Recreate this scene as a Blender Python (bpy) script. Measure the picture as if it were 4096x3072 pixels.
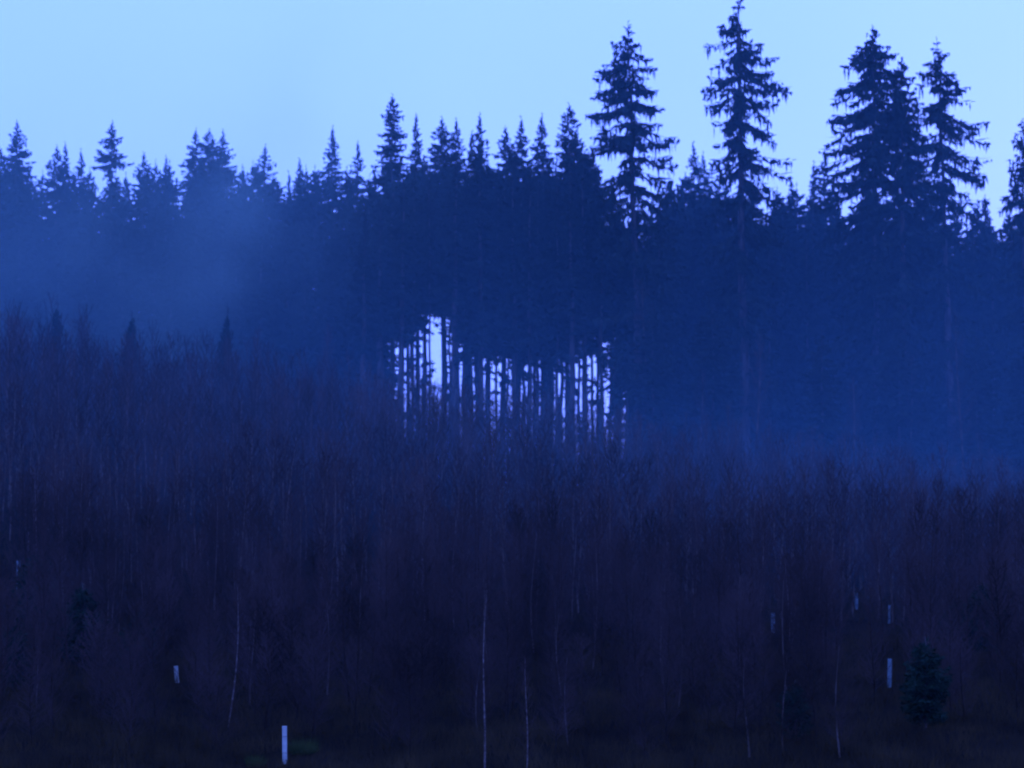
import bpy, math
import numpy as np

# ------------------------------------------------------------------ camera, sky, sun, exposure
S = bpy.context.scene
for o in list(bpy.data.objects):
    bpy.data.objects.remove(o)
C = S.collection
F = 11614.0                                   # focal length in photo pixels (20 degree lens)
PITCH = math.atan((2300 - 1536) / F)
cam_d = bpy.data.cameras.new('camera')
cam_d.sensor_width = 36.0
cam_d.lens = 18.0 / math.tan(math.radians(10.0))
cam_d.clip_start = 0.5
cam_d.clip_end = 9000.0
cam_d.dof.use_dof = True
cam_d.dof.focus_distance = 60.0
cam_d.dof.aperture_fstop = 1.8
cam = bpy.data.objects.new('camera', cam_d)
C.objects.link(cam)
cam.rotation_euler = (math.pi / 2 + PITCH, 0, 0)
S.camera = cam

SUN_EL, SUN_ROT = math.radians(1.0), math.radians(32)
W = bpy.data.worlds.new('World')
S.world = W
W.use_nodes = True
nt = W.node_tree
nt.nodes.clear()
w_out = nt.nodes.new('ShaderNodeOutputWorld')
w_bg = nt.nodes.new('ShaderNodeBackground')
w_sky = nt.nodes.new('ShaderNodeTexSky')
w_sky.sky_type = 'NISHITA'
w_sky.sun_disc = False
w_sky.sun_elevation = SUN_EL
w_sky.sun_rotation = SUN_ROT
w_sky.dust_density = 2.0
w_tint = nt.nodes.new('ShaderNodeVectorMath'); w_tint.operation = 'MULTIPLY'
w_tint.inputs[1].default_value = (0.62, 1.35, 3.0)      # cold white balance of the dusk photograph
w_add = nt.nodes.new('ShaderNodeVectorMath'); w_add.operation = 'ADD'
w_add.inputs[1].default_value = (3.1, 5.3, 30.0)        # even overcast deck
w_bg.inputs['Strength'].default_value = 0.1
nt.links.new(w_sky.outputs[0], w_tint.inputs[0])
nt.links.new(w_tint.outputs[0], w_add.inputs[0])
nt.links.new(w_add.outputs[0], w_bg.inputs['Color'])
nt.links.new(w_bg.outputs[0], w_out.inputs['Surface'])

sun_d = bpy.data.lights.new('sun', 'SUN')
sun_d.energy = 0.03
sun_d.angle = math.radians(30)
sun_d.color = (0.7, 0.8, 1.0)
sun = bpy.data.objects.new('sun', sun_d)
C.objects.link(sun)
sun.rotation_euler = (math.radians(90) - SUN_EL, 0, math.pi - SUN_ROT)

S.view_settings.view_transform = 'Standard'
S.view_settings.look = 'None'
S.view_settings.exposure = 0.0
S.view_settings.gamma = 1.0
S.view_settings.use_curve_mapping = False
S.render.engine = 'CYCLES'
S.cycles.max_bounces = 4
S.cycles.diffuse_bounces = 2
S.cycles.glossy_bounces = 1
S.cycles.transmission_bounces = 1
S.cycles.volume_bounces = 0
S.cycles.transparent_max_bounces = 8
S.cycles.use_denoising = True
S.cycles.pixel_filter_type = 'BLACKMAN_HARRIS'
S.cycles.filter_width = 2.0


# ------------------------------------------------------------------ helpers
def mat(name, col, col2=None, scale=3.0, rough=0.85, stretch=None, spec=0.0, world=False):
    m = bpy.data.materials.new(name)
    m.use_nodes = True
    n = m.node_tree
    b = n.nodes['Principled BSDF']
    b.inputs['Roughness'].default_value = rough
    b.inputs['Specular IOR Level'].default_value = spec
    if col2 is None:
        b.inputs['Base Color'].default_value = (*col, 1)
        return m
    tc = n.nodes.new('ShaderNodeTexCoord')
    mp = n.nodes.new('ShaderNodeMapping')
    if stretch:
        mp.inputs['Scale'].default_value = stretch
    nz = n.nodes.new('ShaderNodeTexNoise')
    nz.inputs['Scale'].default_value = scale
    nz.inputs['Detail'].default_value = 5
    cr = n.nodes.new('ShaderNodeValToRGB')
    cr.color_ramp.elements[0].position = 0.35
    cr.color_ramp.elements[1].position = 0.68
    cr.color_ramp.elements[0].color = (*col, 1)
    cr.color_ramp.elements[1].color = (*col2, 1)
    if world:
        tc = n.nodes.new('ShaderNodeNewGeometry')
    n.links.new(tc.outputs['Position' if world else 'Object'], mp.inputs[0])
    n.links.new(mp.outputs[0], nz.inputs['Vector'])
    n.links.new(nz.outputs['Fac'], cr.inputs[0])
    n.links.new(cr.outputs[0], b.inputs['Base Color'])
    return m


M_NEEDLE = mat('spruce_needles', (0.012, 0.026, 0.020), (0.026, 0.045, 0.032), 0.9)
M_BARK = mat('spruce_bark', (0.035, 0.032, 0.030), (0.11, 0.095, 0.085), 4.0, stretch=(1, 1, 0.2))
M_YOUNG = mat('young_conifer_needles', (0.008, 0.022, 0.012), (0.02, 0.045, 0.024), 1.5)
M_TWIG = mat('bare_twigs', (0.012, 0.0080, 0.0045), (0.072, 0.050, 0.042), 0.26, world=True)
M_GREYBARK = mat('greyish_bark', (0.03, 0.022, 0.014), (0.17, 0.135, 0.105), 2.2, stretch=(1, 1, 0.5), world=True)
M_STEM = mat('dark_stem_bark', (0.014, 0.010, 0.006), (0.05, 0.036, 0.024), 6.0, stretch=(1, 1, 0.3))
M_BIRCH = mat('pale_birch_bark', (0.06, 0.045, 0.035), (0.26, 0.21, 0.17), 7.0, stretch=(0.6, 0.6, 1.3))
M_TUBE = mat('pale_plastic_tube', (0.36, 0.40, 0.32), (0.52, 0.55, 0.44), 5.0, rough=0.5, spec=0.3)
M_TUBE2 = mat('greenish_shaded_tube', (0.12, 0.19, 0.19), (0.22, 0.30, 0.28), 5.0, rough=0.5)  # greenish plastic, darkened in colour for the thicket shade on the dim tubes
M_STAKE = mat('weathered_stake', (0.10, 0.075, 0.05), (0.2, 0.16, 0.11), 8.0, stretch=(1, 1, 0.2))
M_TIE = mat('black_tie', (0.02, 0.02, 0.02))
M_GROUND = mat('hill_soil', (0.006, 0.005, 0.0035), (0.016, 0.013, 0.008), 0.35)
M_UNDER = mat('dead_undergrowth', (0.018, 0.013, 0.0055), (0.055, 0.040, 0.016), 0.6)
M_GRASS = mat('green_grass', (0.018, 0.030, 0.007), (0.045, 0.062, 0.016), 3.0)


def mesh(name, V, T, m, smooth=False):
    """One mesh from an array of vertices and an array of triangles."""
    V = np.asarray(V, np.float32).reshape(-1, 3)
    T = np.asarray(T, np.int32)
    k = T.shape[1]
    me = bpy.data.meshes.new(name)
    me.vertices.add(len(V)); me.vertices.foreach_set('co', V.ravel())
    me.loops.add(T.size); me.loops.foreach_set('vertex_index', T.ravel())
    me.polygons.add(len(T))
    me.polygons.foreach_set('loop_start', np.arange(0, T.size, k, dtype=np.int32))
    me.polygons.foreach_set('loop_total', np.full(len(T), k, np.int32))
    if smooth:
        me.polygons.foreach_set('use_smooth', np.ones(len(T), bool))
    me.update(calc_edges=True)
    me.validate()
    me.materials.append(m)
    return me


def obj(name, me, parent=None, **props):
    o = bpy.data.objects.new(name, me)
    C.objects.link(o)
    if parent is not None:
        o.parent = parent
    for k, v in props.items():
        if v:
            o[k] = v
    return o


def thing(name, label, cat, loc, rz=0.0, sc=1.0, group=None):
    o = bpy.data.objects.new(name, None)
    C.objects.link(o)
    o.empty_display_size = 0.3
    o.location = loc
    o.rotation_euler = (0, 0, rz)
    o.scale = (sc, sc, sc) if not isinstance(sc, tuple) else sc
    o['label'] = label
    o['category'] = cat
    if group:
        o['group'] = group
    return o


def norm(a):
    return a / np.maximum(np.linalg.norm(a, axis=-1, keepdims=True), 1e-9)


def tube(path, radii, n=6, cap=True):
    path = np.asarray(path, float); radii = np.asarray(radii, float)
    d = norm(np.gradient(path, axis=0))
    ref = np.where(np.abs(d[:, 2:3]) > 0.9, np.array([[1.0, 0, 0]]), np.array([[0, 0, 1.0]]))
    a = norm(np.cross(d, ref)); b = np.cross(d, a)
    th = np.linspace(0, 2 * math.pi, n, endpoint=False)
    V = (path[:, None] + radii[:, None, None] * (np.cos(th)[None, :, None] * a[:, None] + np.sin(th)[None, :, None] * b[:, None])).reshape(-1, 3)
    T = []
    for i in range(len(path) - 1):
        for j in range(n):
            p, q = i * n + j, i * n + (j + 1) % n
            T += [(p, q, q + n), (p, q + n, p + n)]
    if cap:
        e = (len(path) - 1) * n
        T += [(e, e + j, e + j + 1) for j in range(1, n - 1)]
    return V, np.array(T)


def join(parts):
    Vs, Ts, k = [], [], 0
    for V, T in parts:
        if len(V):
            Vs.append(V); Ts.append(np.asarray(T) + k); k += len(V)
    return np.concatenate(Vs), np.concatenate(Ts)


def cones(base, tip, r):
    """Three-sided tapering twigs: base, tip (N,3), r (N,)."""
    base = np.asarray(base, float); tip = np.asarray(tip, float); r = np.asarray(r, float)
    d = norm(tip - base)
    ref = np.where(np.abs(d[:, 2:3]) > 0.9, np.array([[1.0, 0, 0]]), np.array([[0, 0, 1.0]]))
    a = norm(np.cross(d, ref)); b = np.cross(d, a)
    N = len(base)
    V = np.empty((N, 4, 3))
    for j in range(3):
        t = 2 * math.pi * j / 3
        V[:, j] = base + r[:, None] * (math.cos(t) * a + math.sin(t) * b)
    V[:, 3] = tip
    i = np.arange(N)[:, None] * 4
    T = np.concatenate([i + np.array([[0, 1, 3]]), i + np.array([[1, 2, 3]]), i + np.array([[2, 0, 3]])])
    return V.reshape(-1, 3), T


def sprays(base, d, ln, wd, rng, bend=0.15):
    """Needle sprays: small pointed blades, folded along the middle so they have body."""
    base = np.asarray(base, float); d = norm(np.asarray(d, float))
    ln = np.asarray(ln, float)[:, None]; wd = np.asarray(wd, float)[:, None]
    N = len(base)
    side = norm(np.cross(d, norm(rng.normal(size=(N, 3)))))
    up = np.cross(side, d)
    V = np.empty((N, 4, 3))
    V[:, 0] = base
    V[:, 1] = base + d * ln * 0.42 + side * wd * 0.5 + up * wd * bend
    V[:, 2] = base + d * ln
    V[:, 3] = base + d * ln * 0.42 - side * wd * 0.5 + up * wd * bend
    i = np.arange(N)[:, None] * 4
    T = np.concatenate([i + np.array([[0, 1, 2]]), i + np.array([[0, 2, 3]])])
    return V.reshape(-1, 3), T


def ray(px, py, Y):
    """Point at world distance Y along the sight line of a photo pixel."""
    u, v = (px - 2048) / F, (1536 - py) / F
    c, s = math.cos(PITCH), math.sin(PITCH)
    t = Y / (c - v * s)
    return u * t, Y, (s + v * c) * t


# ------------------------------------------------------------------ the hill
GY = np.array([-400, 0, 42, 70, 89, 100, 115, 150, 205, 232, 265, 340, 600, 700, 3200], float)
GL = np.array([2, -1.7, -12, -9, -5.7, -4.0, -1.6, 4.5, 12.2, 13.5, 13.0, 4, -20, -20.5, -22], float)
GC = np.array([2, -1.7, -12, -9, -5.9, -4.4, -2.4, 1.0, 5.8, 6.2, 4.2, -4, -20, -20.5, -22], float)
GR = np.array([2, -1.7, -12, -9, -5.6, -3.9, -2.2, -1.0, 0.6, 0.8, -0.5, -6, -20, -20.5, -22], float)


def _hermite(x, xs, ys):
    m = np.gradient(ys, xs)
    x = np.clip(x, xs[0], xs[-1])
    i = np.clip(np.searchsorted(xs, x) - 1, 0, len(xs) - 2)
    h = xs[i + 1] - xs[i]; t = (x - xs[i]) / h
    return ((2 * t**3 - 3 * t**2 + 1) * ys[i] + (t**3 - 2 * t**2 + t) * h * m[i]
            + (-2 * t**3 + 3 * t**2) * ys[i + 1] + (t**3 - t**2) * h * m[i + 1])


def ground(X, Y):
    X = np.asarray(X, float); Y = np.asarray(Y, float)
    u = np.clip(X / np.maximum(Y, 60.0) / (2048 / F), -1.5, 1.5)
    l, c, r = _hermite(Y, GY, GL), _hermite(Y, GY, GC), _hermite(Y, GY, GR)
    z = c + (r - l) / 2 * u + (r + l - 2 * c) / 2 * u * u
    z = z + 0.12 * np.sin(X * 0.9 + 1.3) * np.sin(Y * 0.7) + 0.06 * np.sin(X * 2.3 + Y * 1.7)
    return z


def gz(X, Y):
    return float(ground(X, Y))


gx = np.concatenate([-np.geomspace(3200, 62, 14), np.linspace(-60, 60, 121), np.geomspace(62, 3200, 14)])
gy = np.concatenate([np.linspace(-3200, -60, 10), np.linspace(-50, 70, 25), np.linspace(72, 300, 190), np.geomspace(305, 3200, 22)])
XX, YY = np.meshgrid(gx, gy)
V = np.stack([XX, YY, ground(XX, YY)], -1).reshape(-1, 3)
nx = len(gx)
q = (np.arange(len(gy) - 1)[:, None] * nx + np.arange(nx - 1)[None]).ravel()
obj('hillside', mesh('hillside', V, np.stack([q, q + 1, q + 1 + nx, q + nx], 1), M_GROUND, True), kind='structure')


# ------------------------------------------------------------------ evenly hazy air, and the mist bank on the forest edge
def volume_mat(name, col, density):
    m = bpy.data.materials.new(name)
    m.use_nodes = True
    n = m.node_tree
    n.nodes.clear()
    out = n.nodes.new('ShaderNodeOutputMaterial')
    v = n.nodes.new('ShaderNodeVolumePrincipled')
    v.inputs['Color'].default_value = (*col, 1)
    v.inputs['Density'].default_value = density
    v.inputs['Anisotropy'].default_value = 0.0
    n.links.new(v.outputs[0], out.inputs['Volume'])
    return m, n, v


def box(name, lo, hi, m):
    V = [(x, y, z) for x in (lo[0], hi[0]) for y in (lo[1], hi[1]) for z in (lo[2], hi[2])]
    T = np.array([(0, 1, 3, 2), (4, 6, 7, 5), (0, 4, 5, 1), (2, 3, 7, 6), (0, 2, 6, 4), (1, 5, 7, 3)])
    return obj(name, mesh(name, V, T, m), kind='stuff')


HAZE, _, _ = volume_mat('haze_air', (0.34, 0.74, 1.0), 0.00007)
box('haze', (-3300, -3300, -24), (3300, 3300, 56), HAZE)

MIST, n, v = volume_mat('mist_air', (0.30, 0.82, 1.0), 0.0)
tc = n.nodes.new('ShaderNodeTexCoord')


def gauss(c, s, rot, amp):
    sb = n.nodes.new('ShaderNodeVectorMath'); sb.operation = 'SUBTRACT'; sb.inputs[1].default_value = c
    n.links.new(tc.outputs['Object'], sb.inputs[0])
    rt = n.nodes.new('ShaderNodeVectorRotate'); rt.rotation_type = 'Y_AXIS'; rt.inputs['Angle'].default_value = rot
    n.links.new(sb.outputs[0], rt.inputs['Vector'])
    dv = n.nodes.new('ShaderNodeVectorMath'); dv.operation = 'DIVIDE'; dv.inputs[1].default_value = s
    n.links.new(rt.outputs[0], dv.inputs[0])
    dt = n.nodes.new('ShaderNodeVectorMath'); dt.operation = 'DOT_PRODUCT'
    n.links.new(dv.outputs[0], dt.inputs[0]); n.links.new(dv.outputs[0], dt.inputs[1])
    ng = n.nodes.new('ShaderNodeMath'); ng.operation = 'MULTIPLY'; ng.inputs[1].default_value = -1
    n.links.new(dt.outputs['Value'], ng.inputs[0])
    ex = n.nodes.new('ShaderNodeMath'); ex.operation = 'EXPONENT'
    n.links.new(ng.outputs[0], ex.inputs[0])
    am = n.nodes.new('ShaderNodeMath'); am.operation = 'MULTIPLY'; am.inputs[1].default_value = amp
    n.links.new(ex.outputs[0], am.inputs[0])
    return am


def addn(a, b):
    x = n.nodes.new('ShaderNodeMath'); x.operation = 'ADD'
    n.links.new(a.outputs[0], x.inputs[0]); n.links.new(b.outputs[0], x.inputs[1])
    return x




def mist(m, g, noise_scale, lo, hi, rate):
    nz = n.nodes.new('ShaderNodeTexNoise')
    nz.inputs['Scale'].default_value = noise_scale
    nz.inputs['Detail'].default_value = 3
    n.links.new(tc.outputs['Object'], nz.inputs['Vector'])
    n1 = n.nodes.new('ShaderNodeMath'); n1.operation = 'MULTIPLY_ADD'
    n1.inputs[1].default_value = 2.4; n1.inputs[2].default_value = -0.25
    n.links.new(nz.outputs['Fac'], n1.inputs[0])
    n2 = n.nodes.new('ShaderNodeMath'); n2.operation = 'MULTIPLY'
    n.links.new(g.outputs[0], n2.inputs[0]); n.links.new(n1.outputs[0], n2.inputs[1])
    n3 = n.nodes.new('ShaderNodeMath'); n3.operation = 'SUBTRACT'; n3.use_clamp = True; n3.inputs[1].default_value = 0.0001
    n.links.new(n2.outputs[0], n3.inputs[0])
    n.links.new(n3.outputs[0], v.inputs['Density'])
    m.cycles.volume_step_rate = rate
    box('mist', lo, hi, m)


# thin blue air thickening towards the forest
mist(MIST, addn(gauss((0, 240, 8), (125, 80, 50), 0.0, 0.0019), gauss((8, 168, 1), (120, 42, 9.5), 0.0, 0.0015)), 0.05, (-90, 92, -14), (90, 300, 54), 1.0)

# the greyer wisp drifting before the low end of the forest
MIST2, n, v = volume_mat('wisp_air', (0.62, 1.0, 0.72), 0.0)
tc = n.nodes.new('ShaderNodeTexCoord')
mist(MIST2, addn(gauss((-22.0, 222, 26), (3.0, 7, 14), -0.42, 0.011), gauss((-33, 222, 26), (25, 8, 9.5), 0.10, 0.0125)), 0.19, (-80, 202, -6), (16, 242, 53.5), 0.7)


# ------------------------------------------------------------------ spruces
PROF = {
    'spire': [(0, .03), (.5, .08), (1.0, .16), (1.7, .42), (3, .85), (5, 1.3), (8, 1.8), (14, 2.3), (30, 2.6)],
    'normal': [(0, .03), (.5, .10), (1.0, .25), (1.7, .7), (3, 1.2), (5, 1.7), (9, 2.3), (14, 2.6), (30, 2.8)],
    'wide': [(0, .04), (.5, .14), (1.0, .4), (1.7, .95), (3, 1.7), (5, 2.3), (9, 2.8), (30, 3.0)],
    'tier': [(0, .05), (.6, .14), (1.2, .5), (2.1, .9), (2.4, .55), (3.3, 1.25), (3.7, .75), (4.7, 1.6), (5.1, 1.0), (6.2, 1.7), (6.6, 1.4), (8, 2.3), (12, 2.7), (30, 2.8)],
    'club': [(0, .03), (.6, .12), (1.2, .4), (1.8, .85), (2.4, .95), (2.8, .35), (3.1, 1.5), (3.4, 1.75), (4.0, 1.75), (4.3, .6), (6.0, .75), (8, 1.4), (12, 2.4), (30, 2.8)],
    'thin': [(0, .03), (1, .15), (2.5, .4), (4, .75), (7, 1.3), (14, 2.0), (30, 2.3)],
}


def spruce(seed, H, cb, prof, right=None, per_m=9.0, hang=0.28, fill=1.0, gaps=0.0, lean=0.0, r0=None, leader=0.5, step=0.24, fat=1.0, curtain=False):
    """Trunk and crown of one spruce. prof / right: radius (m) against distance below the top, to the -x and +x side.
    lean: how far the top stands off the base in x."""
    rng = np.random.default_rng(seed)
    r0 = r0 or 0.0075 * H + 0.04
    zs = np.linspace(0, 1, 12)
    wob = rng.normal(0, 0.05, (12, 2)); wob[0] = 0; wob[-1] = 0
    path = np.stack([lean * zs**1.3 + wob[:, 0], wob[:, 1], zs * H], 1)
    rad = r0 * (1 - zs)**0.85 + 0.012
    rad[0] *= 1.25
    trunk = tube(path, rad, 8)
    ax = lambda z: np.interp(z, path[:, 2], path[:, 0])
    ay = lambda z: np.interp(z, path[:, 2], path[:, 1])
    pL = np.array(prof); pR = np.array(right if right is not None else prof)
    bB, bT, bR = [], [], []
    sb, sd, sl, sw = [], [], [], []
    gphase = rng.uniform(0, 6.28, 4)
    nb = int((H - cb) * per_m)
    for i in range(nb):
        z = cb + (H - leader - cb) * (i + rng.uniform(0, 1)) / nb
        d = H - z
        if d > 9 and rng.uniform() < 0.4:
            continue
        az = rng.uniform(0, 2 * math.pi)
        wr = 0.5 + 0.5 * math.cos(az)
        R = (1 - wr) * np.interp(d, pL[:, 0], pL[:, 1]) + wr * np.interp(d, pR[:, 0], pR[:, 1])
        below = min(1.0, (z - cb + 0.4) / 1.6)
        L = R * rng.uniform(0.72, 1.18) * (0.35 + 0.65 * below)
        if gaps:
            c = math.sin(z * 1.3 + gphase[0] + 3 * az) + math.sin(z * 2.1 + gphase[2] - 2 * az + math.cos(az + gphase[3]))
            if c < (-0.3 if curtain else -0.55) and rng.uniform() < gaps:
                continue
        if L < 0.06:
            continue
        out = np.array([math.cos(az), math.sin(az), 0.0])
        tan = np.array([-out[1], out[0], 0.0])
        rise = np.interp(d, [0, 1.5, 4, 9, 20], [0.8, 0.2, -0.05, -0.15, -0.3] if curtain else [1.0, 0.5, 0.12, -0.12, -0.3]) + rng.normal(0, 0.14 if curtain else 0.08)
        n = max(2, int(L / step))
        s = (np.arange(n) + rng.uniform(0.2, 1, n)) / n
        base0 = np.array([ax(z), ay(z), z])
        zoff = L * (rise * s - 0.32 * s**2 + 0.22 * s**4)
        P = base0 + out * (L * s)[:, None] + np.array([0, 0, 1.0]) * zoff[:, None]
        tipz = L * (rise - 0.10)
        bB.append(base0); bT.append(base0 + out * L + np.array([0, 0, tipz])); bR.append(0.012 + 0.012 * L)
        env = (1.15 - s) * 0.34 * L + min(0.12, 0.02 + 0.25 * L)
        for sgn in (-1, 1):
            keep = rng.uniform(size=n) < fill
            k = keep.sum()
            if k:
                dd = out * rng.uniform(0.4, 0.9, (k, 1)) + sgn * tan * rng.uniform(0.5, 1.0, (k, 1)) + np.array([0, 0, -0.75 if curtain else -0.30]) + rng.normal(0, 0.13, (k, 3))
                sb.append(P[keep]); sd.append(dd); sl.append(np.minimum(env[keep], 0.85) * rng.uniform(0.7, 1.3, k)); sw.append(rng.uniform(0.15, 0.30, k) * fat)
        keep = rng.uniform(size=n) < fill
        k = keep.sum()
        if k and hang > 0:
            dd = np.array([0, 0, -1.0]) + rng.normal(0, 0.16, (k, 3)) + out * 0.12
            sb.append(P[keep]); sd.append(dd); sl.append(hang * rng.uniform(0.4, 1.35, k) * np.minimum(1, 0.35 + L)); sw.append(rng.uniform(0.10, 0.22, k) * fat)
        if curtain:
            keep = rng.uniform(size=n) < 0.42
            k = keep.sum()
            if k:
                q = P[keep] + tan * rng.uniform(-0.3, 0.3, (k, 1))
                sb.append(q); sd.append(np.array([0, 0, -1.0]) + rng.normal(0, 0.05, (k, 3))); sl.append(rng.uniform(0.4, 1.2, k) * min(1.0, 0.3 + 0.4 * L)); sw.append(rng.uniform(0.10, 0.22, k))
                sb.append(P[keep]); sd.append(out + rng.normal(0, 0.35, (k, 3))); sl.append(rng.uniform(0.25, 0.55, k)); sw.append(rng.uniform(0.25, 0.45, k))
        # spray along the branch itself, up to the tip
        sb.append(np.array([base0 + out * L * 0.72 + np.array([0, 0, L * (rise * .72 - 0.1)])])); sd.append([out + np.array([0, 0, 0.12])]); sl.append([0.30 * L + min(0.12, 0.04 + 0.3 * L)]); sw.append([0.12 * fat])
    # leader twigs
    for k in range(6):
        z = H - leader * rng.uniform(0.1, 1.0)
        az = rng.uniform(0, 6.28)
        sb.append([[ax(z), ay(z), z]]); sd.append([[math.cos(az), math.sin(az), 0.9]]); sl.append([rng.uniform(0.08, 0.26)]); sw.append([0.05])
    # short dead twigs on the bare bole
    if cb > 3:
        for k in range(int(cb * 2.2)):
            z = cb * rng.uniform(0.25, 1.0)
            az = rng.uniform(0, 6.28); L = rng.uniform(0.15, 0.8)
            b0 = np.array([ax(z), ay(z), z])
            bB.append(b0); bT.append(b0 + np.array([math.cos(az) * L, math.sin(az) * L, -0.25 * L])); bR.append(0.014)
        for k in range(6):
            z = cb * (1 - rng.uniform(0, 0.8)**1.3); az = rng.uniform(0, 6.28); L = rng.uniform(0.3, 1.1)
            q = np.array([ax(z), ay(z), z]) + np.array([math.cos(az), math.sin(az), -0.1]) * L * rng.uniform(0.3, 1, (16, 1))
            sb.append(q); sd.append(rng.normal(0, 0.6, (16, 3)) + np.array([0, 0, -0.4])); sl.append(rng.uniform(0.2, 0.55, 16)); sw.append(rng.uniform(0.12, 0.26, 16))
    crown = join([cones(bB, bT, bR), sprays(np.concatenate(sb), np.concatenate(sd), np.concatenate(sl), np.concatenate(sw), rng)])
    return trunk, crown


def tree_from(px, py, Y, label, prof, seed, cb_frac=0.18, group=None, right=None, name='spruce_tree', **kw):
    """A spruce whose tip is seen at the given photo pixel when it stands Y metres away."""
    X, _, zt = ray(px, py, Y)
    lean = kw.get('lean', 0.0)
    X -= lean
    g0 = gz(X, Y) - 0.15
    H = zt - g0
    tr, cr = spruce(seed, H, H * cb_frac, prof, right, **kw)
    t = thing(name, label, 'tree', (X, Y, g0), group=group)
    obj('trunk', mesh('spruce_trunk', *tr, M_BARK, True), t)
    obj('crown', mesh('spruce_crown', *cr, M_NEEDLE), t)
    return t


m = lambda L, Y: [(d * Y / F, w * 1.16 * Y / F) for d, w in L]          # a profile read off the photograph, in metres at distance Y

# the six giants that stand clear of the forest
GIANTS = [
    (2512, 84, 221, 'giant shaggy spruce standing alone over the forest, nearest the bright trunk gaps',
     [(0, 4), (60, 15), (85, 28), (110, 60), (150, 100), (210, 125), (280, 130), (340, 125), (395, 175), (450, 190), (520, 150), (650, 150), (1200, 160), (1700, 130)],
     [(0, 4), (60, 14), (85, 26), (110, 70), (150, 90), (210, 80), (300, 95), (400, 130), (450, 165), (520, 175), (620, 150), (1200, 160), (1700, 130)],
     dict(lean=-0.85, gaps=0.75, hang=0.62, fill=0.72, per_m=13, step=0.2, fat=1.0, curtain=True, r0=0.42)),
    (2953, -18, 222, 'tallest giant spruce with thick straight trunk and one-sided hanging branches',
     [(0, 4), (70, 25), (110, 55), (170, 90), (190, 115), (300, 125), (420, 150), (470, 155), (560, 130), (700, 110), (1200, 130), (1900, 120)],
     [(0, 4), (70, 30), (110, 50), (150, 45), (165, 110), (220, 70), (290, 150), (350, 155), (420, 185), (520, 190), (580, 220), (640, 160), (800, 150), (1200, 140), (1900, 120)],
     dict(lean=-0.35, gaps=0.95, hang=0.66, fill=0.72, per_m=13, step=0.2, fat=1.0, curtain=True, r0=0.50)),
    (3491, 99, 224, 'giant dense pointed spruce, bulkiest of the three crowded together',
     [(0, 4), (50, 18), (75, 30), (115, 78), (170, 105), (225, 126), (340, 145), (460, 180), (520, 195), (700, 190), (1900, 150)],
     [(0, 4), (50, 18), (70, 62), (115, 82), (160, 75), (300, 90), (500, 120), (900, 150), (1900, 150)],
     dict(lean=-0.1, gaps=0.25, hang=0.5, fill=0.85, per_m=13, step=0.2, fat=1.1, curtain=True, r0=0.42)),
    (3606, 226, 220, 'shorter giant spruce squeezed between two taller crowns',
     [(0, 4), (40, 22), (60, 44), (120, 70), (250, 95), (500, 120), (1900, 140)],
     [(0, 4), (40, 22), (60, 36), (120, 50), (250, 85), (500, 110), (1900, 140)],
     dict(lean=0.0, gaps=0.45, hang=0.45, fill=0.95, per_m=15, step=0.2, fat=1.1, curtain=True, r0=0.40)),
    (3746, 145, 222, 'giant thin-topped leaning spruce with long bare-looking arms over the open sky',
     [(0, 3), (60, 8), (85, 60), (120, 80), (155, 110), (300, 118), (500, 125), (800, 120), (1900, 120)],
     [(0, 3), (60, 8), (85, 42), (115, 52), (140, 62), (155, 92), (190, 60), (225, 125), (320, 128), (370, 168), (420, 120), (505, 190), (560, 120), (620, 140), (800, 130), (1900, 120)],
     dict(lean=-0.95, gaps=0.95, hang=0.6, fill=0.68, per_m=12, step=0.2, fat=1.0, curtain=True, r0=0.40)),
    (4094, 470, 222, 'drooping spruce cut off by the edge, beyond the dip of open sky',
     [(0, 4), (50, 25), (100, 62), (130, 45), (230, 78), (340, 105), (700, 120), (1900, 120)],
     [(0, 4), (50, 25), (100, 62), (230, 78), (340, 105), (700, 120), (1900, 120)],
     dict(lean=0.0, gaps=0.8, hang=0.55, fill=0.7, per_m=10, step=0.2, fat=1.0, curtain=True, r0=0.36)),
]
for i, (px, py, Y, lab, pl, pr, kw) in enumerate(GIANTS):
    tree_from(px, py, Y, lab, m(pl, Y), 100 + i, 0.22, right=m(pr, Y), group='giant spruces over the forest', leader=0.35, name='giant_spruce', **kw)

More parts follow.
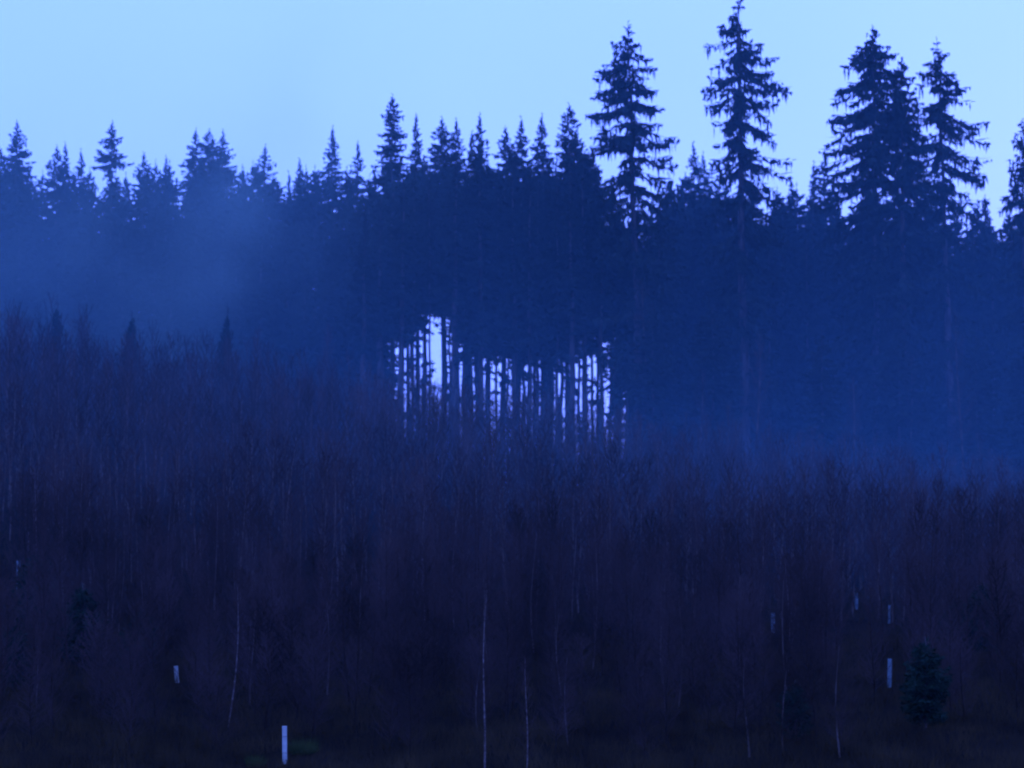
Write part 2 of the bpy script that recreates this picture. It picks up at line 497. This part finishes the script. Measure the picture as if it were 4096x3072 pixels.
# the spires of the skyline, one by one
SKY = [
    (0, 585, 252, 'wide', 'broad misty spruce top cut off by the edge beside a sharper spire'),
    (68, 478, 250, 'normal', 'sharp spruce spire first along the misty skyline'),
    (228, 577, 254, 'normal', 'misty spruce next to a faint bare leader on the skyline'),
    (260, 562, 262, 'thin', 'faint thin almost bare spruce leader on the misty skyline'),
    (323, 595, 252, 'spire', 'narrow spruce spire just before the club-topped spruce'),
    (449, 480, 246, 'club', 'club-topped spruce with a waist and two outstretched arms'),
    (575, 605, 252, 'normal', 'low spruce right after the club-topped spruce'),
    (665, 622, 255, 'spire', 'lower slim spruce between the club-topped spruce and the triple tops'),
    (785, 510, 248, 'normal', 'first of three joined spruce tops above the brightest mist'),
    (837, 512, 250, 'wide', 'middle of three joined spruce tops above the brightest mist'),
    (893, 515, 248, 'normal', 'last of three joined spruce tops above the brightest mist'),
    (972, 665, 254, 'spire', 'small spruce top just after the three joined tops'),
    (1062, 575, 246, 'normal', 'lone layered spruce with clear sky on both sides'),
    (1155, 680, 252, 'thin', 'tiny spruce tip, lower of a pair in a skyline dip'),
    (1198, 630, 246, 'spire', 'slim spruce, higher of a pair in a skyline dip'),
    (1331, 500, 242, 'spire', 'tall slender spruce spire at the clear end of the mist'),
    (1432, 560, 242, 'spire', 'slim spruce just before the tiered dark spruce'),
    (1500, 655, 240, 'thin', 'short spruce tip tucked against the tiered dark spruce'),
    (3300, 590, 246, 'spire', 'higher of two small spruces before the crowded giants'),
    (3255, 640, 250, 'thin', 'lower of two small spruces before the crowded giants'),
    (3165, 705, 252, 'thin', 'tiny spruce tip in the low skyline after the tallest giant'),
    (2773, 562, 250, 'spire', 'small far spruce in the gap between the two lone giants'),
    (2812, 600, 252, 'thin', 'smaller companion tip in the gap between the two lone giants'),
    (3940, 775, 246, 'spire', 'small spruce under the long arms before the open dip'),
]
for i, (px, py, Y, pr, lab) in enumerate(SKY):
    tree_from(px, py, Y, lab, PROF[pr], 200 + i, 0.1, group='spruce spires on the skyline', gaps=0.0 if pr in ('club', 'tier') else 0.15, per_m=21, leader=0.5 if pr == 'thin' else 0.3)

# the stand with clear boles, where the sky shows through between the trunks
HX = [1400, 1500, 1585, 1640, 1690, 1735, 1790, 1850, 1900, 1960, 2050, 2160, 2230, 2305, 2370, 2420, 2465, 2500, 2560, 2620]
HY = [1520, 1480, 1420, 1420, 1330, 1285, 1345, 1370, 1465, 1480, 1470, 1450, 1500, 1400, 1440, 1370, 1380, 1600, 1640, 1700]
TOPS = [  # skyline trees of that stand: tip x, y, profile, label
    (1585, 375, 'tier', 'tall tiered dark spruce, highest of the middle skyline'),
    (1672, 450, 'thin', 'thin spruce spire just after the tiered dark spruce'),
    (1767, 460, 'normal', 'full spruce second after the tiered dark spruce'),
    (1836, 468, 'spire', 'slim spruce third after the tiered dark spruce'),
    (1892, 520, 'thin', 'low thin spire between two higher middle spruces'),
    (1937, 450, 'spire', 'sharp narrow spruce at the centre of the middle skyline'),
    (2015, 500, 'normal', 'low broad spruce after the sharp narrow middle spruce'),
    (2088, 465, 'spire', 'narrow spruce with open tip before the final pair'),
    (2180, 450, 'spire', 'blunt narrow spruce, lower of the final middle pair'),
    (2258, 410, 'tier', 'tiered spruce, higher of the final middle pair before the giants'),
    (2315, 515, 'wide', 'stub-topped spruce at the blocky end of the middle skyline'),
    (2372, 600, 'normal', 'low spruce on the slope down to the first giant'),
]
BOLES = [  # centre x and width of the dark between the bright gaps
    (1452, 24), (1484, 22), (1516, 24), (1546, 22), (1570, 18), (1601, 20), (1629, 14), (1652, 14), (1675, 13), (1697, 15), (1719, 7), (1779, 24), (1800, 8), (1815, 20), (1831, 16),
    (1857, 18), (1882, 15), (1905, 15), (1922, 18), (1954, 20), (1984, 9), (2009, 17), (2032, 8), (2056, 22), (2071, 16), (2092, 12), (2114, 15), (2134, 10), (2151, 12), (2176, 20),
    (2197, 22), (2228, 12), (2246, 12), (2268, 18), (2290, 22), (2318, 8), (2341, 22), (2366, 9), (2389, 13), (2403, 15), (2440, 12), (2449, 9), (2462, 9), (2480, 10), (2508, 16), (2536, 26), (2560, 24), (2592, 26), (2625, 24)]
used = {}
for x, y, pr, lab in TOPS:
    j = min((k for k in range(len(BOLES)) if k not in used), key=lambda k: abs(BOLES[k][0] - x))
    used[j] = (y, pr, lab)
rngB = np.random.default_rng(7)
for j, (bx, bw) in enumerate(BOLES):
    Y = 221 + 9 * ((j * 0.618) % 1)
    cby = np.interp(bx, HX, HY) - 85 + rngB.uniform(-45, 70)
    if j in used:
        py, pr, lab = used[j]; grp = 'spruce spires on the skyline'
    else:
        py = np.interp(bx, [1450, 1560, 1620, 2330, 2400, 2500, 2625], [740, 680, 640, 625, 690, 790, 800]) + rngB.uniform(0, 110)
        pr = 'spire' if j % 2 else 'thin'
        lab = 'dark spruce on a tall bare trunk around the bright gaps in the forest'; grp = 'bare-trunked spruces around the bright gaps'
    X, _, zt = ray(bx, (py + 1600) / 2, Y)
    zt = ray(bx, py, Y)[2]; zc = ray(bx, cby, Y)[2]
    g0 = gz(X, Y) - 0.15
    H = zt - g0
    tr, cr = spruce(300 + j, H, zc - g0, PROF[pr], per_m=21, hang=0.34, gaps=0.1, r0=bw / 2 * Y / F * (1.25 + 0.55 * ((j * 0.37) % 1)), leader=0.35, lean=rngB.uniform(-0.25, 0.25))
    t = thing('spruce_tree', lab, 'tree', (X, Y, g0), group=grp)
    obj('trunk', mesh('spruce_trunk', *tr, M_BARK, True), t)
    obj('crown', mesh('spruce_crown', *cr, M_NEEDLE), t)

# thinner, deeper trees glimpsed between the boles
for k, bx in enumerate((1440, 1470, 1530, 1812, 1868, 1915, 1946, 2064, 2170, 2190, 2207, 2262, 2280, 2345, 2396, 2456, 2474, 2520, 2545, 2575)):
    Y = 242 + 5 * ((k * 0.618) % 1)
    py = np.interp(bx, [1450, 1620, 2330, 2500, 2625], [730, 660, 650, 790, 800]) + rngB.uniform(0, 90)
    zt = ray(bx, py, Y)[2]
    X = ray(bx, 1500, Y)[0]
    g0 = gz(X, Y) - 0.15
    zc = ray(bx, np.interp(bx, HX, HY) - 95 + rngB.uniform(-60, 60), Y)[2]
    tr, cr = spruce(900 + k, zt - g0, zc - g0, PROF['thin'], per_m=14, hang=0.34, r0=rngB.uniform(0.10, 0.20), lean=rngB.uniform(-0.4, 0.4))
    t = thing('spruce_tree', 'thin far spruce standing back among the bare trunks at the bright gaps', 'tree', (X, Y, g0), group='thin spruces back among the bare trunks')
    obj('trunk', mesh('spruce_trunk', *tr, M_BARK, True), t)
    obj('crown', mesh('spruce_crown', *cr, M_NEEDLE), t)

# the solid wall of forest on both sides: eight shapes, copied
FILL = []
for k in range(8):
    tr, cr = spruce(400 + k, 24.0, 1.2, PROF[['normal', 'wide', 'normal', 'spire'][k % 4]], per_m=17, gaps=0.1, hang=0.4, fat=1.3, leader=0.6)
    FILL.append((mesh('spruce_trunk', *tr, M_BARK, True), mesh('spruce_crown', *cr, M_NEEDLE)))
rngF = np.random.default_rng(11)


def fill_row(x0, x1, dx, ytop, Y, dy, label, group):
    x = x0
    while x <= x1:
        px = x + rngF.uniform(-0.35, 0.35) * dx
        py = np.interp(px, ytop[0], ytop[1]) + rngF.uniform(-dy, dy)
        YY_ = (Y(px) if callable(Y) else Y) + rngF.uniform(-2.0, 2.0)
        X, _, zt = ray(px, py, YY_)
        g0 = gz(X, YY_) - 0.15
        sc = (zt - g0) / 24.0
        w = max(sc, 0.8)
        t = thing('spruce_tree', label, 'tree', (X, YY_, g0), rngF.uniform(0, 6.28), (w, w, sc), group)
        a, b = FILL[int(rngF.integers(8))]
        obj('trunk', a, t); obj('crown', b, t)
        x += dx


LF, LG = 'mist-veiled spruce in the solid forest wall under the low skyline', 'spruces in the misty forest wall'
RF, RG = 'dark spruce in the solid forest wall under the giant spruces', 'spruces in the dark forest wall'
near_up = lambda Y0: (lambda px: Y0 - max(0.0, (px - 700) / 760)**1.5 * (Y0 - 228))
fill_row(-60, 1480, 84, ([0, 450, 700, 900, 1150, 1480], [655, 675, 640, 640, 685, 670]), near_up(257), 25, LF, LG)
fill_row(-20, 1480, 120, ([0, 1480], [870, 800]), near_up(246), 50, LF, LG)
fill_row(-60, 1440, 140, ([0, 1500], [1090, 1090]), near_up(241), 45, LF, LG)
fill_row(2660, 4180, 112, ([2600, 2760, 2900, 3130, 3250, 3600, 3800, 3990, 4096], [690, 660, 670, 730, 725, 690, 710, 845, 740]), 249, 25, RF, RG)
fill_row(2660, 4180, 118, ([2420, 2600, 2760, 3130, 3600, 3990, 4096], [740, 760, 740, 800, 780, 880, 800]), 243, 25, RF, RG)
fill_row(2600, 4180, 128, ([2600, 4096], [930, 960]), 237, 55, RF, RG)
fill_row(2650, 4180, 300, ([2600, 4096], [1230, 1330]), 215, 60, RF, RG)


# high-crowned spruces closing the top of the stand with clear boles
HIGH = []
for k in range(3):
    tr, cr = spruce(450 + k, 26.0, 15.5, PROF['wide'], per_m=18, gaps=0.1, hang=0.4, fat=1.3, leader=0.6, r0=0.2)
    HIGH.append((mesh('spruce_trunk', *tr, M_BARK, True), mesh('spruce_crown', *cr, M_NEEDLE)))
for k, bx in enumerate((1570, 1652, 1697, 1779, 1831, 1922, 1954, 2056, 2114, 2197, 2268, 2290, 2341)):
    Y_ = 234 + 1.5 * (k % 3)
    py = 612 + 30 * ((k * 0.618) % 1)
    X, _, zt = ray(bx, py, Y_)
    g0 = gz(X, Y_) - 0.15
    t = thing('spruce_tree', 'broad-topped dark spruce filling the flat middle of the forest top', 'tree', (X, Y_, g0), k * 2.1, (0.95, 0.95, (zt - g0) / 26.0), 'broad spruces in the middle of the forest')
    a, b = HIGH[k % 3]
    obj('trunk', a, t); obj('crown', b, t)


# ------------------------------------------------------------------ the bare young trees
def bare_tree(seed, H, nprim, ntwig, r0, thin=1.0, spread=0.26):
    rng = np.random.default_rng(seed)
    z = np.linspace(0, 1, 9)
    ph = rng.uniform(0, 6.28, 2)
    bx = 0.018 * H * (np.sin(z * 4 + ph[0]) - math.sin(ph[0])); by = 0.018 * H * (np.sin(z * 4 + ph[1]) - math.sin(ph[1]))
    path = np.stack([bx, by, z * H], 1)
    trunk = tube(path, r0 * (1 - z)**0.8 + 0.004, 5)
    B, T, R = [], [], []
    for i in range(nprim):
        t = 0.10 + 0.88 * ((i + rng.uniform()) / nprim)
        az = i * 2.4 + rng.normal(0, 0.4)
        L = H * spread * (math.sin(math.pi * min(1, 0.18 + 0.82 * t))**0.7 * 0.85 + 0.12) * rng.uniform(0.6, 1.15)
        p0 = np.array([np.interp(t, z, path[:, 0]), np.interp(t, z, path[:, 1]), t * H])
        out = np.array([math.cos(az), math.sin(az), 0])
        a1 = rng.uniform(0.55, 1.0)
        p1 = p0 + out * L * 0.5 * math.sin(a1) + np.array([0, 0, L * 0.5 * math.cos(a1)])
        p2 = p1 + out * L * 0.5 * math.sin(a1 * 0.55) + np.array([0, 0, L * 0.5 * math.cos(a1 * 0.55)])
        B += [p0, p1]; T += [p1 + (p1 - p0) * 0.3, p2]; R += [0.009 * thin + 0.004 * L, 0.0075 * thin]
        for k in range(ntwig):
            s = rng.uniform(0.2, 1.0)
            q = p0 + (p1 - p0) * (s * 2) if s < 0.5 else p1 + (p2 - p1) * (s * 2 - 1)
            d = out * rng.uniform(0.1, 0.7) + np.array([0, 0, rng.uniform(0.5, 1.0)]) + rng.normal(0, 0.38, 3)
            d /= np.linalg.norm(d)
            l = L * rng.uniform(0.25, 0.6)
            B.append(q); T.append(q + d * l); R.append(0.0055 * thin)
    return trunk, cones(B, T, R)


BARE, GREY = [], []
for k in range(12):
    tr, cr = bare_tree(500 + k, 5.0, 66, 11, 0.030)
    BARE.append((mesh('bare_trunk', *tr, M_STEM, True), mesh('bare_twigs', *cr, M_TWIG)))
    GREY.append(mesh('grey_trunk', *tr, M_GREYBARK, True))

# places kept clear in front of the pale tubes and stems: pixel x, half width, nearest distance that may be planted
CLEAR = [(1140, 46, 91), (716, 46, 104), (72, 30, 116), (3425, 32, 119), (3092, 32, 116), (3556, 36, 117), (1945, 34, 90), (924, 24, 95), (2108, 16, 90), (3700, 100, 94)]
rngT = np.random.default_rng(21)
spots = []
Y = 90.5
while Y < 206:
    half = 0.182 * Y + 1.5
    sp = np.interp(Y, [90, 110, 206], [1.8, 1.7, 1.65])
    for X in np.arange(-half, half, sp):
        x = X + rngT.uniform(-0.75, 0.75); y = Y + rngT.uniform(-0.7, 0.7)
        px = 2048 + x / y * F
        if any(abs(px - c) < w and y < lim for c, w, lim in CLEAR):
            continue
        if abs(x / y) > 0.1815:
            continue
        if y < 95 and rngT.uniform() < 0.35:
            continue
        # canopy drifts: heights and density vary over several metres
        drift = math.sin(x * 0.31 + 1.0) * math.sin(y * 0.17 + 0.6) + 0.6 * math.sin(x * 0.73 + y * 0.4)
        if drift < -0.8 and rngT.uniform() < 0.65:
            continue
        h = np.interp(y, [90, 105, 120, 160, 206], [3.6, 4.3, 5.0, 5.9, 6.9]) * rngT.uniform(0.72, 1.14) + 0.5 * drift
        if rngT.uniform() < 0.04:
            h *= 1.18
        spots.append((x, y, h))
    Y += sp
for k in range(9):                            # a clump of taller stems under the widest bright gap
    y = 193 + 1.3 * k
    spots.append(((1706 + 62 * ((k * 0.618) % 1) - 2048) / F * y, y, 6.6 + 0.6 * ((k * 0.37) % 1)))
spots.sort(key=lambda s: s[1])
inview = [s for s in spots if abs(s[0] / s[1]) < 0.1775]
NEAR = set(map(id, inview[:292]))
far_parts, far_stems = [], []
LOW = [bare_tree(600 + k, 5.0, 34, 5, 0.034, thin=1.8) for k in range(10)]
for s in spots:
    x, y, h = s
    g0 = gz(x, y) - 0.05
    if id(s) in NEAR:
        t = thing('bare_tree', 'slender dark-stemmed leafless young tree low in the dense bare thicket', 'tree', (x, y, g0), rngT.uniform(0, 6.28),
                  (rngT.uniform(0.8, 1.1),) * 2 + (h / 5.0,), 'leafless young trees in the near thicket')
        a, b = BARE[int(rngT.integers(12))]
        if rngT.uniform() < 0.16:
            t['label'] = 'slender grey-stemmed leafless young tree low in the dense bare thicket'
            t['group'] = 'grey-stemmed young trees in the near thicket'
            a = GREY[int(rngT.integers(12))]
        obj('trunk', a, t); obj('twigs', b, t)
    else:
        (tv, tt), (cv, ct) = LOW[int(rngT.integers(10))]
        a = rngT.uniform(0, 6.28); ca, sa = math.cos(a), math.sin(a)
        Rm = np.array([[ca, sa, 0], [-sa, ca, 0], [0, 0, 1]])
        k = np.array([rngT.uniform(0.85, 1.15)] * 2 + [h / 5.0])
        off = np.array([x, y, g0])
        far_parts.append((tv @ Rm * k + off, tt)); far_parts.append((cv @ Rm * k + off, ct))
V, T = join(far_parts)
me = mesh('bare_woods', V, T, M_TWIG)
me.materials.append(M_GREYBARK)
idx = np.concatenate([np.full(len(t_), 1 - (k_ % 2), np.int32) for k_, (_, t_) in enumerate(far_parts)])
if len(idx) == len(me.polygons):
    me.polygons.foreach_set('material_index', idx)
obj('bare_woods', me, kind='stuff')


def on_ground(px, py_base):
    """Where the sight line of a pixel meets the hill."""
    lo, hi = 84.0, 200.0
    for _ in range(40):
        Y_ = (lo + hi) / 2
        X, _, z = ray(px, py_base, Y_)
        if z > gz(X, Y_):
            lo = Y_
        else:
            hi = Y_
    return X, Y_


# tall bare birches along the foot of the dark forest wall
TALL = [
    (3010, 1330, 214, 'tall wispy bare birch, brightest before the dark forest wall'),
    (2598, 1120, 216, 'tall wispy bare birch at the edge of the bright gaps'),
    (3395, 1500, 213, 'tall wispy bare birch below the bulkiest giant spruce'),
    (3850, 1240, 214, 'tall wispy bare birch below the leaning giant spruce'),
    (2790, 1480, 213, 'tall wispy bare birch below the two lone giant spruces'),
    (3620, 1420, 215, 'tall wispy bare birch below the shorter crowded giant spruce'),
    (1330, 1290, 214, 'tall wispy bare birch where the mist thins out'),
]
for i, (px, py, Y, lab) in enumerate(TALL):
    X, _, zt = ray(px, py, Y)
    g0 = gz(X, Y) - 0.1
    H = zt - g0
    tr, cr = bare_tree(750 + i, H, 60, 10, 0.10, thin=2.2, spread=0.13)
    t = thing('tall_birch', lab, 'tree', (X, Y, g0), group='tall bare birches before the forest')
    obj('trunk', mesh('birch_trunk', *tr, M_GREYBARK, True), t)
    obj('twigs', mesh('birch_twigs', *cr, M_TWIG), t)

# birches with pale bark
PALE = [  # x, y of the visible foot, x at top, y of the top of the pale stretch, total height, label
    (1938, 3090, 1962, 2530, 5.6, 0.030, 'pale-stemmed bare birch rising tallest from the bottom edge'),
    (914, 2905, 934, 2560, 4.6, 0.024, 'pale-stemmed bare birch between the two white tree tubes'),
    (2106, 3100, 2112, 2780, 3.6, 0.020, 'short faint pale-stemmed birch beside the tallest pale birch'),
    (1140, 2330, 1188, 1600, 6.6, 0.026, 'leaning pale-stemmed birch high in the thicket'),
    (1700, 2480, 1704, 2100, 5.2, 0.022, 'thin pale birch stem in the middle of the thicket'),
    (1816, 2520, 1820, 2200, 4.6, 0.022, 'second thin pale birch stem, just beside a first in mid-thicket'),
    (132, 2420, 142, 1900, 5.6, 0.024, 'pale birch stem above the faint tube at the dark edge'),
    (945, 2000, 953, 1600, 6.0, 0.026, 'higher pale birch stem, far up under the misty forest'),
    (3010, 2420, 3022, 2090, 4.8, 0.024, 'pale birch stem left of the dim tubes on the darker slope'),
    (2745, 2400, 2750, 2060, 4.8, 0.020, 'faint pale birch stem below the dark forest wall'),
]
for i, (fx, fy, tx, ty, h, r, lab) in enumerate(PALE):
    X, Y = on_ground(fx, fy)
    g0 = gz(X, Y) - 0.05
    tr, cr = bare_tree(700 + i, h, 34, 5, r, spread=0.20)
    t = thing('bare_birch', lab, 'tree', (X, Y, g0), group='pale-stemmed birches in the thicket')
    t.rotation_euler = (0, math.atan2(tx - fx, fy - ty), 0)
    obj('trunk', mesh('birch_trunk', *tr, M_BIRCH, True), t)
    obj('twigs', mesh('birch_twigs', *cr, M_TWIG), t)

# small dark conifers among them
YC = []
for k in range(4):
    tr, cr = spruce(800 + k, 3.0, 0.15, [(0, .03), (.3, .12), (.8, .42), (1.5, .75), (2.4, 1.0), (3, 1.05)], per_m=60, hang=0.12, step=0.10, fat=0.42, leader=0.3, r0=0.05)
    YC.append((mesh('conifer_trunk', *tr, M_BARK, True), mesh('conifer_crown', *cr, M_YOUNG)))
CON = [  # x, y of the tip, distance, label
    (3700, 2545, 94, 'black bushy young conifer low on the slope beside the bluish tube'),
    (3930, 2310, 108, 'dark young conifer near the edge above the bushy black one'),
    (4040, 2270, 112, 'dark young conifer closest to the edge on the dark slope'),
    (3830, 2380, 110, 'smaller dark conifer just above the bushy black one'),
    (230, 1205, 212, 'young spruce poking above the thicket into the mist, nearest the edge'),
    (526, 1240, 212, 'smallest spruce poking above the thicket into the mist'),
    (908, 1225, 213, 'young spruce poking above the thicket below the brightest mist'),
    (150, 2190, 112, 'dark young conifer close to the faint edge tube'),
    (330, 2330, 106, 'dark young conifer uphill of the leaning tube'),
    (560, 2420, 104, 'dark young conifer just behind the leaning tube'),
    (60, 2480, 101, 'dark young conifer at the edge below the faint tube'),
    (3180, 2720, 93, 'low dark conifer downhill of the dim tubes'),
]
for i, (px, py, Y, lab) in enumerate(CON):
    X, _, zt = ray(px, py, Y)
    g0 = gz(X, Y) - 0.1
    H = zt - g0
    if H < 0.7:
        continue
    w = min(max(H / 3.0, 0.7), 1.5) if Y < 150 else 0.8
    t = thing('young_conifer', lab, 'tree', (X, Y, g0), i * 1.7, (w, w, H / 3.0), 'small dark conifers among the bare trees')
    a, b = YC[i % 4]
    obj('trunk', a, t); obj('crown', b, t)


# ------------------------------------------------------------------ tree shelters: pale plastic tubes tied to stakes
def shelter(px, py_top, h, label, m_tube, tilt=0.0, r=0.074):
    lo, hi = 84.0, 150.0
    for _ in range(40):
        Y = (lo + hi) / 2
        X, _, z = ray(px, py_top, Y)
        if z - h > gz(X, Y):
            lo = Y
        else:
            hi = Y
    g0 = gz(X, Y)
    t = thing('tree_shelter', label, 'tree shelter', (X, Y, g0 - 0.03), group='tree shelter tubes on the slope')
    t.rotation_euler = (0, tilt, 0)
    n = 20
    th = np.linspace(0, 2 * math.pi, n, endpoint=False)
    prof = [(r, 0), (r, h * 0.25), (r * 1.01, h * 0.6), (r, h - 0.03), (r * 1.10, h), (r * 1.06, h + 0.006), (r * 0.95, h - 0.03), (r * 0.94, 0.02)]
    V = np.array([(a * math.cos(k) * (1 + 0.015 * math.sin(3 * k)), a * math.sin(k), z) for a, z in prof for k in th])
    T = np.array([(i * n + j, i * n + (j + 1) % n, (i + 1) * n + (j + 1) % n, (i + 1) * n + j) for i in range(len(prof) - 1) for j in range(n)])
    obj('tube', mesh('shelter_tube', V, T, m_tube, True), t)
    b = 0.017
    sx, sy = 0.03, r + b + 0.004
    V, T = tube([(sx, sy, -0.15), (sx, sy, h * 0.5), (sx, sy, h * 0.86), (sx, sy, h * 0.86 + 0.03)], [b * 1.4, b * 1.4, b * 1.4, b * 0.6], 4)
    obj('stake', mesh('shelter_stake', V, T, M_STAKE), t)
    for f in (0.32, 0.74):
        ring = tube([( (r + 0.006) * math.cos(k), (r + 0.006) * math.sin(k) + (0.02 if math.sin(k) > 0.8 else 0), h * f) for k in np.linspace(0, 2 * math.pi, 17)], [0.006] * 17, 4, False)
        obj('tie', mesh('shelter_tie', *ring, M_TIE), t)
    return X, Y


shelter(1140, 2901, 1.2, 'bright white tree tube standing whole in the open at the bottom', M_TUBE, -0.01)
shelter(710, 2661, 0.64, 'leaning white tree tube half sunk in undergrowth uphill of the bright one', M_TUBE, -0.09)
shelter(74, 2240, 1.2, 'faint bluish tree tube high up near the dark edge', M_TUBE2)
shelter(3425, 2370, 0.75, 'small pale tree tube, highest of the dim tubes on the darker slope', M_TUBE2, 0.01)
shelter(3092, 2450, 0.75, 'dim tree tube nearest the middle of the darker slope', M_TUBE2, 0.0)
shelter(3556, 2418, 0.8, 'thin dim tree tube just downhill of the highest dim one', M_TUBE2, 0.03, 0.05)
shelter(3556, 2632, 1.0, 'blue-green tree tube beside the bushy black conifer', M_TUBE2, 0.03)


# ------------------------------------------------------------------ undergrowth
rngU = np.random.default_rng(33)


def blades(N, Y0, Y1, hmin, hmax, wd, lean):
    y = rngU.uniform(Y0, Y1, N)
    x = rngU.uniform(-1, 1, N) * (0.182 * y + 1)
    cl = np.sin(x * 1.7) * np.sin(y * 1.3) + np.sin(x * 0.6 + 2) * np.sin(y * 0.5)
    h = rngU.uniform(hmin, hmax, N) * np.clip(0.75 + 0.35 * cl, 0.3, 1.4)
    b = np.stack([x, y, ground(x, y) - 0.02], 1)
    d = np.stack([rngU.normal(0, lean, N), rngU.normal(0, lean, N), np.ones(N)], 1)
    return cones(b, b + norm(d) * h[:, None], np.full(N, wd))


V, T = join([blades(70000, 84, 112, 0.2, 1.05, 0.010, 0.40), blades(22000, 112, 150, 0.2, 0.8, 0.012, 0.4)])
obj('undergrowth', mesh('undergrowth', V, T, M_UNDER), kind='stuff')

for px, py, n, s, lab in ((1215, 3010, 260, 0.42, 'green grassy tuft just beside the bright white tube'),
                          (1022, 3062, 200, 0.30, 'small green tuft at the bottom edge before the bright white tube')):
    X, Y = on_ground(px, py)
    a = rngU.uniform(0, 6.28, n)
    rr = rngU.uniform(0, 1, n)**0.6 * s * 0.6
    b = np.stack([X + rr * np.cos(a) * 1.5, Y + rr * np.sin(a), np.zeros(n)], 1)
    b[:, 2] = ground(b[:, 0], b[:, 1])
    tip = b + np.stack([np.cos(a) * rr * 0.9, np.sin(a) * rr * 0.9, s * rngU.uniform(0.6, 1.2, n)], 1) + rngU.normal(0, 0.05, (n, 3))
    o = obj('grass_tuft', mesh('grass_tuft', *cones(b - [X, Y, gz(X, Y)], tip - [X, Y, gz(X, Y)], np.full(n, 0.012)), M_GRASS))
    o.location = (X, Y, gz(X, Y))
    o['label'] = lab
    o['category'] = 'grass tuft'
    o['group'] = 'green tufts by the bright tube'
